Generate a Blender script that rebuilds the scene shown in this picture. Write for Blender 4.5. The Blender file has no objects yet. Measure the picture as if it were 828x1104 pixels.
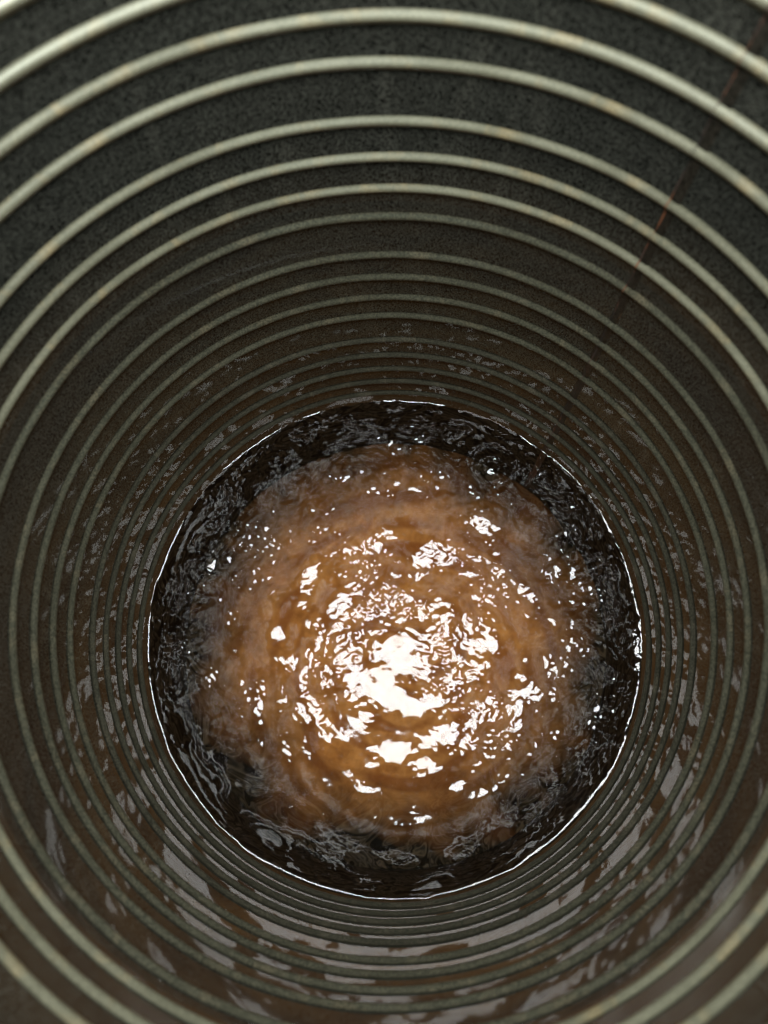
import bpy, math
import numpy as np

# ------------------------------------------------------------------ units
S = 0.145                 # inner radius of the drum in metres; lengths below are in drum radii
WATER = 0.90              # water level above the drum's floor

scene = bpy.context.scene
C = scene.collection

# ------------------------------------------------------------------ camera
F_PX, TX, TY = 829.26, .0285, .2671
a = np.array([TX, TY, 1.0]); a /= np.linalg.norm(a)
e1 = np.array([1.0, 0, 0]) - a * a[0]; e1 /= np.linalg.norm(e1)
e2 = np.cross(a, e1)
def to_world(v):
    v = np.array(v, float)
    return (float(v @ e1), float(-(v @ e2)), float(-(v @ a)))
from mathutils import Matrix, Vector
cam_data = bpy.data.cameras.new('camera')
cam = bpy.data.objects.new('camera', cam_data)
C.objects.link(cam)
rx, ry, rz = to_world((1, 0, 0)), to_world((0, -1, 0)), to_world((0, 0, -1))
m = Matrix(((rx[0], ry[0], rz[0]), (rx[1], ry[1], rz[1]), (rx[2], ry[2], rz[2]))).to_4x4()
m.translation = Vector((.0522, -.3435, 3.1288 + WATER)) * S
cam.matrix_world = m
cam_data.sensor_fit = 'VERTICAL'
cam_data.sensor_height = 36.0
cam_data.lens = 36.0 * F_PX / 1104.0
cam_data.clip_start = 0.01
cam_data.clip_end = 50
cam_data.dof.use_dof = True
cam_data.dof.focus_distance = 3.0 * S
cam_data.dof.aperture_fstop = 9.0
scene.camera = cam

# ------------------------------------------------------------------ light
world = bpy.data.worlds.new('World'); scene.world = world
world.use_nodes = True
bg = world.node_tree.nodes['Background']
bg.inputs['Color'].default_value = (0.9, 1.0, 0.95, 1)
bg.inputs['Strength'].default_value = 0.10

LAMP_H, LAMP_R = 4.0, 0.70
ld = bpy.data.lights.new('overhead_lamp', 'AREA')
ld.shape = 'ELLIPSE'; ld.size = 2 * 1.22 * LAMP_R * S; ld.size_y = 2 * LAMP_R / 1.22 * S
ld.color = (0.98, 1.0, 0.99)
LAMP_L = 46.0
ld.energy = LAMP_L * math.pi * math.pi * (LAMP_R * S) ** 2
lamp = bpy.data.objects.new('overhead_lamp', ld)
lamp.location = Vector((.06, .13, LAMP_H + WATER)) * S
C.objects.link(lamp)

# fill light added from the photographer's side to brighten the upper far wall
fill_data = bpy.data.lights.new('far_wall_fill', 'AREA')
fill_data.shape = 'RECTANGLE'; fill_data.size = 6 * S; fill_data.size_y = 4 * S
fill_data.color = (0.93, 1.0, 0.97)
fill_data.energy = 9.0
rib_fill = bpy.data.objects.new('far_wall_fill', fill_data)
rib_fill.location = Vector((1.5, -14, WATER + 2.4 + 8.0)) * S
rib_fill.rotation_euler = (Vector((.1, .9, WATER + 1.9)) * S - rib_fill.location).to_track_quat('-Z', 'Y').to_euler()
C.objects.link(rib_fill)

scene.view_settings.view_transform = 'Standard'
scene.view_settings.look = 'None'
scene.view_settings.exposure = 0.0
scene.view_settings.gamma = 1.0
scene.view_settings.use_curve_mapping = False
scene.render.engine = 'CYCLES'
scene.cycles.use_denoising = True
scene.cycles.max_bounces = 4
scene.cycles.glossy_bounces = 4
scene.cycles.diffuse_bounces = 2
scene.cycles.use_adaptive_sampling = False
scene.cycles.transparent_max_bounces = 8
scene.cycles.sample_clamp_indirect = 6.0

# ------------------------------------------------------------------ helpers
def mesh_obj(name, verts, faces, mat, parent=None, smooth=True):
    me = bpy.data.meshes.new(name)
    if isinstance(verts, np.ndarray):
        verts = np.ascontiguousarray(verts, np.float32); faces = np.ascontiguousarray(faces, np.int32)
        me.vertices.add(len(verts)); me.vertices.foreach_set('co', verts.ravel())
        k = faces.shape[1]
        me.loops.add(faces.size); me.loops.foreach_set('vertex_index', faces.ravel())
        me.polygons.add(len(faces))
        me.polygons.foreach_set('loop_start', np.arange(0, faces.size, k, dtype=np.int32))
        me.update(calc_edges=True); me.validate()
    else:
        me.from_pydata(verts, [], faces)
    me.polygons.foreach_set('use_smooth', [smooth] * len(me.polygons))
    me.materials.append(mat)
    o = bpy.data.objects.new(name, me); C.objects.link(o)
    if parent: o.parent = parent
    return o

def lathe(profile, n, t0=0.0, t1=2 * math.pi):
    """profile: list of (r, z) in drum radii; returns verts, faces. Closed ring when the sweep is full."""
    full = abs(t1 - t0 - 2 * math.pi) < 1e-6
    th = np.linspace(t0, t1, n + (0 if full else 1), endpoint=not full)
    p = np.array(profile)
    v = np.stack([np.outer(np.cos(th), p[:, 0]), np.outer(np.sin(th), p[:, 0]),
                  np.outer(np.ones_like(th), p[:, 1])], -1).reshape(-1, 3) * S
    k = len(p); nt = len(th)
    i = np.arange(nt if full else nt - 1)[:, None]; j = np.arange(k - 1)[None, :]
    i2 = (i + 1) % nt
    f = np.stack([i * k + j, i2 * k + j, i2 * k + j + 1, i * k + j + 1], -1).reshape(-1, 4)
    return v, f

class Nodes:
    def __init__(self, name):
        self.mat = bpy.data.materials.new(name); self.mat.use_nodes = True
        self.t = self.mat.node_tree; self.t.nodes.clear()
        self.out = self.t.nodes.new('ShaderNodeOutputMaterial')
    def n(self, kind, **kw):
        nd = self.t.nodes.new('ShaderNode' + kind)
        for k, v in kw.items():
            if k in nd.inputs.keys() or k.replace('_', ' ') in nd.inputs.keys():
                nd.inputs[k if k in nd.inputs.keys() else k.replace('_', ' ')].default_value = v
            else: setattr(nd, k, v)
        return nd
    def l(self, a_, b_): self.t.links.new(a_, b_)
    def noise(self, scale, detail=4, rough=.55, dist=0.0, vec=None):
        nd = self.n('TexNoise', Scale=scale, Detail=detail, Roughness=rough, Distortion=dist)
        if vec is not None: self.l(vec, nd.inputs['Vector'])
        return nd.outputs['Fac']
    def ramp(self, fac, stops):
        nd = self.n('ValToRGB'); cr = nd.color_ramp
        while len(cr.elements) < len(stops): cr.elements.new(.5)
        for e_, (p, c) in zip(cr.elements, stops):
            e_.position = p; e_.color = (*c, 1) if len(c) == 3 else c
        self.l(fac, nd.inputs['Fac']); return nd.outputs['Color']
    def mix(self, fac, c1, c2, blend='MIX'):
        nd = self.n('MixRGB', blend_type=blend)
        for s, v in ((nd.inputs['Fac'], fac), (nd.inputs['Color1'], c1), (nd.inputs['Color2'], c2)):
            if hasattr(v, 'is_linked'): self.l(v, s)
            else: s.default_value = v if not isinstance(v, tuple) else (*v, 1)[:4]
        return nd.outputs['Color']

# ------------------------------------------------------------------ materials
def lacquer(name, base_a, base_b, rough, stain_col, stain=.5, gloss_var=.5, ior=1.5, clean=None, spec=.5, grit=1.0):
    M = Nodes(name)
    tc = M.n('TexCoord').outputs['Object']
    big = M.noise(22, 3, .6, .5, tc)
    grain = M.noise(1500, 1, .6, 0, tc)
    col = M.mix(big, base_a, base_b)
    mp = M.n('Mapping'); M.l(tc, mp.inputs['Vector']); mp.inputs['Scale'].default_value = (1, 1, .22)
    spots = M.ramp(M.noise(85, 3, .65, .4, mp.outputs['Vector']), [(.52, (0, 0, 0)), (.72, (stain,) * 3)])
    col = M.mix(spots, col, stain_col)
    col = M.mix(.9 * grit, col, M.ramp(grain, [(.40, (.12,) * 3), (.60, (1.88,) * 3)]), 'MULTIPLY')
    if clean:               # the stain gives way to clean lacquer in a ragged band near the old high-water mark
        zz = M.n('SeparateXYZ'); M.l(tc, zz.inputs[0])
        mr = M.n('MapRange'); M.l(zz.outputs['Z'], mr.inputs['Value'])
        mr.inputs['From Min'].default_value = (WATER + .75) * S; mr.inputs['From Max'].default_value = (WATER + 1.33) * S
        ad = M.n('Math', operation='MULTIPLY_ADD'); M.l(big, ad.inputs[0]); ad.inputs[1].default_value = .5; M.l(mr.outputs[0], ad.inputs[2])
        fac = M.ramp(ad.outputs[0], [(.35, (0, 0, 0)), (1.0, (1, 1, 1))])
        col = M.mix(fac, col, M.mix(.8, clean, M.ramp(grain, [(.40, (.12,) * 3), (.60, (1.88,) * 3)]), 'MULTIPLY'))
    b = M.n('BsdfPrincipled', IOR=ior); b.inputs['Specular IOR Level'].default_value = spec
    b.inputs['Specular Tint'].default_value = (.74, 1.0, .86, 1) if spec < .5 else (.95, 1.0, .84, 1)   # greenish lacquer sheen
    M.l(col, b.inputs['Base Color'])
    r = M.ramp(big, [(.35, (rough,) * 3), (.70, (rough * (1 + gloss_var),) * 3)])
    M.l(r, b.inputs['Roughness'])
    M.l(b.outputs['BSDF'], M.out.inputs['Surface'])
    return M.mat

mat_wall = lacquer('dark_lacquer', (.0150, .0160, .0135), (.0230, .0236, .0192), .09, (.042, .042, .034), spec=.35)
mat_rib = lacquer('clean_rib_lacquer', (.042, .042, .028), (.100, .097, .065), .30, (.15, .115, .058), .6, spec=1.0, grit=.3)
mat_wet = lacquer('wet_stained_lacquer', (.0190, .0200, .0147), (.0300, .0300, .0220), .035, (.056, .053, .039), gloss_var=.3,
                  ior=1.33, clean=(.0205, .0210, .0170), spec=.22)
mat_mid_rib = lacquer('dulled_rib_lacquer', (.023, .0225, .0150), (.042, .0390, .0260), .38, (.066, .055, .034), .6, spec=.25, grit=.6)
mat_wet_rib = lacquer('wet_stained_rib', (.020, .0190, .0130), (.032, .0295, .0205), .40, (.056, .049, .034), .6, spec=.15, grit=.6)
mat_seam = lacquer('welded_seam_lacquer', (.0085, .008, .0065), (.018, .0150, .0110), .36, (.055, .028, .012), .8, spec=.2)
def painted_murk_material():
    # near-black colour for light lost in murky water, pale swirls painted as caustics
    M = Nodes('painted_murk'); tc = M.n('TexCoord').outputs['Object']
    caustic = M.ramp(M.noise(26, 2, .55, 2.6, tc), [(.36, (0, 0, 0)), (.43, (.75,) * 3), (.46, (.1,) * 3), (.52, (.6,) * 3), (.55, (0, 0, 0)), (.60, (.1,) * 3), (.66, (1, 1, 1)), (.72, (.2,) * 3)])
    col = M.mix(caustic, (.0045, .004, .0033), (.060, .054, .042))
    col = M.mix(.8, col, M.ramp(M.noise(420, 2, .6, .3, tc), [(.3, (.35,) * 3), (.7, (1.6,) * 3)]), 'MULTIPLY')
    b = M.n('BsdfPrincipled', Roughness=.7); b.inputs['Specular IOR Level'].default_value = .03; M.l(col, b.inputs['Base Color'])
    M.l(b.outputs['BSDF'], M.out.inputs['Surface']); return M.mat
mat_murk = painted_murk_material()

def rust_material():
    M = Nodes('rust'); tc = M.n('TexCoord').outputs['Object']
    col = M.ramp(M.noise(60, 3, .6, .5, tc), [(.38, (.010, .008, .006)), (.52, (.035, .016, .009)), (.68, (.15, .048, .014))])
    b = M.n('BsdfPrincipled', Roughness=.8); M.l(col, b.inputs['Base Color'])
    M.l(b.outputs['BSDF'], M.out.inputs['Surface']); return M.mat
mat_rust = rust_material()

def silt_material():
    M = Nodes('rusty_silt'); tc = M.n('TexCoord').outputs['Object']
    big = M.noise(20, 4, .6, 1.8, tc)
    fine = M.noise(150, 2, .6, .8, tc)
    col = M.ramp(big, [(.30, (.23, .099, .026)), (.45, (.33, .160, .050)), (.60, (.39, .205, .073)), (.78, (.28, .125, .037))])
    col = M.mix(.5, col, M.ramp(fine, [(.3, (.6, .55, .5)), (.7, (1.25,) * 3)]), 'MULTIPLY')
    streak = M.n('Attribute', attribute_name='streak').outputs['Fac']
    col = M.mix(M.ramp(streak, [(.15, (.7,) * 3), (.55, (0, 0, 0))]), col, (.16, .055, .014))
    # the silt thins out into the painted murk tone towards the wall, in ragged tongues
    caustic = M.ramp(M.noise(26, 2, .55, 2.6, tc), [(.36, (0, 0, 0)), (.43, (.75,) * 3), (.46, (.1,) * 3), (.52, (.6,) * 3), (.55, (0, 0, 0)), (.60, (.1,) * 3), (.66, (1, 1, 1)), (.72, (.2,) * 3)])
    murk_tone = M.mix(caustic, (.0045, .004, .0033), (.060, .054, .042))  # water murk and caustic swirls painted in, as on the submerged wall
    thick = M.n('Attribute', attribute_name='thickness').outputs['Fac']
    col = M.mix(M.ramp(thick, [(.20, (0, 0, 0)), (.75, (1, 1, 1))]), murk_tone, col)
    b = M.n('BsdfPrincipled', Roughness=.9); b.inputs['Specular IOR Level'].default_value = .03; M.l(col, b.inputs['Base Color'])
    M.l(b.outputs['BSDF'], M.out.inputs['Surface']); return M.mat
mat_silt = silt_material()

def water_material():
    M = Nodes('tea_brown_water'); tc = M.n('TexCoord').outputs['Object']
    fr = M.n('Fresnel', IOR=1.33)
    tr = M.n('BsdfTransparent', Color=(.95, .87, .76, 1))
    gl = M.n('BsdfGlossy', Color=(1, 1, 1, 1))
    rg = M.ramp(M.noise(130, 3, .6, .5, tc), [(.38, (.03,) * 3), (.62, (.075,) * 3)])   # capillary ripples too fine to mesh
    M.l(rg, gl.inputs['Roughness'])
    mx = M.n('MixShader')
    M.l(fr.outputs['Fac'], mx.inputs['Fac']); M.l(tr.outputs['BSDF'], mx.inputs[1]); M.l(gl.outputs['BSDF'], mx.inputs[2])
    M.l(mx.outputs['Shader'], M.out.inputs['Surface']); return M.mat
mat_water = water_material()

# ------------------------------------------------------------------ drum
drum = bpy.data.objects.new('metal_drum', None); C.objects.link(drum)
drum['label'] = 'dark ribbed metal drum seen from inside, with rust along its welded seam'
drum['category'] = 'drum'

TOP = WATER + 2.40
NSEG = 384
wall_prof = [(1.0, 0.0), (1.0, TOP), (1.012, TOP + .004), (1.012, -.02), (1.0, 0.0)]
def subdivided(prof, step=.08):
    out = []
    for (r0, z0), (r1, z1) in zip(prof[:-1], prof[1:]):
        k = max(1, int(math.hypot(r1 - r0, z1 - z0) / step))
        out += [(r0 + (r1 - r0) * i / k, z0 + (z1 - z0) * i / k) for i in range(k)]
    return out + [prof[-1]]
# lathe order gives outward normals for rising z on the outside; direction does not matter for shading here
STAIN = WATER + 1.345       # old high-water mark: everything below it is wet and stained
v, f = lathe(subdivided([(1.0, STAIN), (1.0, TOP)]), NSEG)
v2, f2 = lathe(wall_prof[1:], NSEG)
mesh_obj('wall', np.concatenate([v, v2]), np.concatenate([f[:, ::-1], f2[:, ::-1] + len(v)]), mat_wall, drum)
v, f = lathe(subdivided([(1.0, WATER - .01), (1.0, STAIN)]), NSEG)
o = mesh_obj('stained_wall', v, f[:, ::-1], mat_wet, drum)
o['label'] = 'brown-stained wet lower wall of the drum'
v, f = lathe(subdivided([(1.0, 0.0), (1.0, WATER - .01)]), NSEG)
o = mesh_obj('submerged_wall', v, f[:, ::-1], mat_murk, drum)
o['label'] = 'drum wall under the water, painted dark with pale caustic swirls'

# rolled rim
rim = [(1.006 + .028 * math.cos(t), TOP + .012 + .028 * math.sin(t)) for t in np.linspace(0, 2 * math.pi, 15)]
v, f = lathe(rim, NSEG); mesh_obj('rim', v, f, mat_rib, drum)
# floor plate
nr = 24
v, f = lathe([(max(1e-4, i / nr), 0.004) for i in range(nr + 1)], 96); mesh_obj('floor_plate', v, f, mat_wall, drum)

# pressed ribs, heights measured above the water
RIBS = [2.130, 2.023, 1.910, 1.797, 1.633, 1.515, 1.398, 1.281, 1.098, .978, .857, .737, .560, .437, .318, .203, .085]
RIB_P, RIB_W = .0120, .0205
def bump_profile(p, w, inset=.0, off=0.0, n=19):
    out = []
    for i in range(n):
        t = -1 + 2 * i / (n - 1)
        out.append((1.0 + inset - off - p * (.5 + .5 * math.cos(math.pi * t)) ** 1.0, t * w))
    return out
prof = bump_profile(RIB_P, RIB_W, inset=.0006)
v, f = lathe(prof, NSEG)
def worn(v, seed):
    # pressed beads are never perfect: their height and level wander a little round the drum
    r_ = np.random.RandomState(seed); th = np.arctan2(v[:, 1], v[:, 0]); rad = np.hypot(v[:, 0], v[:, 1]) / S
    amp = sum(r_.normal() * np.cos(k * th + r_.rand() * 6.28) / 3 for k in (2, 3, 5, 9, 14, 23)) * .07
    dz = sum(r_.normal() * np.cos(k * th + r_.rand() * 6.28) / 3 for k in (1, 2, 3, 7, 13)) * .0016
    new = 1.0006 - (1.0006 - rad) * (1 + np.clip(amp, -.09, .09))
    return np.stack([v[:, 0] * new / rad, v[:, 1] * new / rad, v[:, 2] + dz * S], -1)
protos = {}
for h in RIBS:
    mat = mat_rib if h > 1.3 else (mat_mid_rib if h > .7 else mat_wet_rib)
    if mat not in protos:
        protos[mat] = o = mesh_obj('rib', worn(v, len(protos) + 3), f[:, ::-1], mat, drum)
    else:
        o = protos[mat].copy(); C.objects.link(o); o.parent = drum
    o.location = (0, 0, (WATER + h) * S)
    o.rotation_euler.z = h * 37.0

# welded seam: a strip that follows the wall and ribs, with a rusty weld line on it
SEAM = math.radians(49.5)
def wall_radius(z):
    r = 1.0
    for h in RIBS:
        d = (z - WATER - h) / RIB_W
        if abs(d) < 1: r = min(r, 1.0 - RIB_P * (.5 + .5 * math.cos(math.pi * d)) ** 1.0)
    return r
def strip(t0, t1, z0, z1, off, n=3, wobble=None, over_ribs=True):
    zs = np.arange(z0, z1, .006)
    vs, fs = [], []
    for k, z in enumerate(zs):
        w0, w1 = (t0, t1) if wobble is None else wobble(z, t0, t1)
        for i in range(n + 1):
            t = w0 + (w1 - w0) * i / n
            edge = .0012 if i in (0, n) else 0
            r = (wall_radius(z) if over_ribs else 1.0) - off + edge
            vs.append((r * math.cos(t) * S, r * math.sin(t) * S, z * S))
    for k in range(len(zs) - 1):
        for i in range(n):
            q = k * (n + 1) + i
            fs.append((q, q + n + 1, q + n + 2, q + 1))
    return vs, fs
seam_v, seam_f = strip(SEAM - .020, SEAM + .007, .02, TOP - .03, .0016, 6, over_ribs=False)
seam = mesh_obj('seam', seam_v, seam_f, mat_seam, drum)
rs = np.random.RandomState(4)
ph = rs.rand(6) * 6.28
def rust_wobble(z, t0, t1):
    c = .5 * (t0 + t1) + .0040 * math.sin(z * 3.1 + ph[0]) + .0016 * math.sin(z * 9 + ph[5]) + .0012 * math.sin(z * 31 + ph[1])
    w = .0009 + .0016 * (math.sin(z * 13 + ph[2]) * math.sin(z * 5.3 + ph[3])) ** 2 + .0006 * math.sin(z * 47 + ph[4])
    return c - w, c + w
rv, rf = strip(SEAM - .001, SEAM + .004, .02, TOP - .03, .0030, 2, rust_wobble)
rl = mesh_obj('rust_line', rv, rf, mat_rust, seam)
rl['label'] = 'thin orange rust line down the seam'

# ------------------------------------------------------------------ silt on the drum's floor
rs = np.random.RandomState(11)
def field(seed, lo, hi, n=1024, size=2.2, aniso=None):
    """band-limited random height field over [-size/2, size/2]^2; wavelengths lo..hi in drum radii; unit rms slope"""
    r_ = np.random.RandomState(seed)
    k = np.fft.fftfreq(n, size / n)
    kx, ky = np.meshgrid(k, k, indexing='ij')
    q = np.hypot(kx, ky)
    amp = np.where((q > 1 / hi) & (q < 1 / lo), 1.0 / np.maximum(q, 1e-6) ** 2, 0)
    sp = amp * (r_.normal(size=(n, n)) + 1j * r_.normal(size=(n, n)))
    h = np.fft.ifft2(sp).real
    gx, gy = np.gradient(h, size / n)
    return h / math.sqrt((gx ** 2 + gy ** 2).mean())
def sample(h, x, y, size=2.2):
    n = h.shape[0]
    u = (x / size + .5) % 1 * n - 0; w = (y / size + .5) % 1 * n
    i = np.floor(u).astype(int) % n; j = np.floor(w).astype(int) % n
    fu, fw = u - np.floor(u), w - np.floor(w)
    i1, j1 = (i + 1) % n, (j + 1) % n
    return (h[i, j] * (1 - fu) * (1 - fw) + h[i1, j] * fu * (1 - fw) + h[i, j1] * (1 - fu) * fw + h[i1, j1] * fu * fw)
def disc(nt, rr):
    th = np.linspace(0, 2 * math.pi, nt, endpoint=False)
    x = np.outer(np.cos(th), rr); y = np.outer(np.sin(th), rr)
    k = len(rr); i = np.arange(nt)[:, None]; j = np.arange(k - 1)[None, :]; i2 = (i + 1) % nt
    fc = np.stack([i * k + j, i * k + j + 1, i2 * k + j + 1, i2 * k + j], -1).reshape(-1, 4)
    return x, y, fc
x, y, fc = disc(480, np.linspace(.002, .995, 180))
r = np.hypot(x, y)
n1 = sample(field(21, .25, .9), x, y); n1 /= n1.std()
n2 = sample(field(22, .05, .25), x, y); n2 /= n2.std()
off = np.hypot(x - .0, y - .04)
thick = np.clip(1.50 - off / .76 + .04 * n1 + .02 * n2, 0, 1)
z = .01 + .05 * thick + .010 * n1 + .003 * n2 + .34 * np.clip((r - .70) / .3, 0, 1) ** 2.2
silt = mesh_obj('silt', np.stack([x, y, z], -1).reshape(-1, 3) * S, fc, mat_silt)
ang = np.arctan2(y + .1, x - .04) / (2 * math.pi) * 2.2
streak = sample(field(23, .14, .5), ang + .12 * n1 / 3, np.hypot(x - .04, y + .1) * 2.6 % 2.2)
streak = np.clip(.5 + .28 * streak / streak.std(), 0, 1)
at = silt.data.attributes.new('streak', 'FLOAT', 'POINT')
at.data.foreach_set('value', np.ascontiguousarray(streak.reshape(-1), np.float32))
at = silt.data.attributes.new('thickness', 'FLOAT', 'POINT')
at.data.foreach_set('value', np.ascontiguousarray(thick.reshape(-1), np.float32))
silt['label'] = 'orange-brown rusty silt lying on the drum floor under the water'
silt['category'] = 'silt'
silt['kind'] = 'stuff'

# ------------------------------------------------------------------ rippled water
rr = np.concatenate([np.linspace(.0015, .965, 360), np.linspace(.967, .9995, 36)])
x, y, fc = disc(1500, rr)
r = np.hypot(x, y)
def blob(cx, cy, s): return np.exp(-((x - cx) ** 2 + (y - cy) ** 2) / (2 * s * s))
low = sample(field(1, .35, 1.1), x, y)
mid = sample(field(2, .12, .30), x, y)
hi = sample(field(3, .045, .11), x, y)
fine = sample(field(4, .018, .045), x, y)
patch = sample(field(5, .20, .7), x, y); patch = patch / patch.std()
chop = 1 / (1 + np.exp(-(y + .40 + .35 * x) / .18))               # upper and right side is choppier
gust = np.clip(.7 + .4 * patch, .1, 1.6)
h = .015 * low + (.036 + .026 * chop) * mid + (.012 + .056 * chop * gust) * hi + (.006 + .082 * chop * gust) * fine
# ring waves from the middle and from a drop near the wall
d = np.hypot(x - .06, y + .30)
h += .0007 * np.sin(d / .085 * 2 * math.pi) * np.exp(-((d - .48) / .16) ** 2) * (1 - .6 * chop)
d = np.hypot(x - .425, y - .681)
h += .0026 * np.cos(d / .060 * 2 * math.pi) * np.exp(-(d / .11) ** 2)
edge = np.clip((1 - r) / .03, 0, 1)
h = h * (.25 + .75 * edge) + (.0058 - .0020 * np.clip(y - .3 * x, -.2, 1) + .0026 * np.clip(sample(field(6, .06, .6), x, y) * 40, -1.3, 1.0)) * np.exp(-(1 - r) / .0055)
water = mesh_obj('rusty_water', np.stack([x, y, WATER + h], -1).reshape(-1, 3) * S, fc, mat_water)
water['label'] = 'rippling brown water with broken white glare filling the ribbed drum'
water['category'] = 'water'
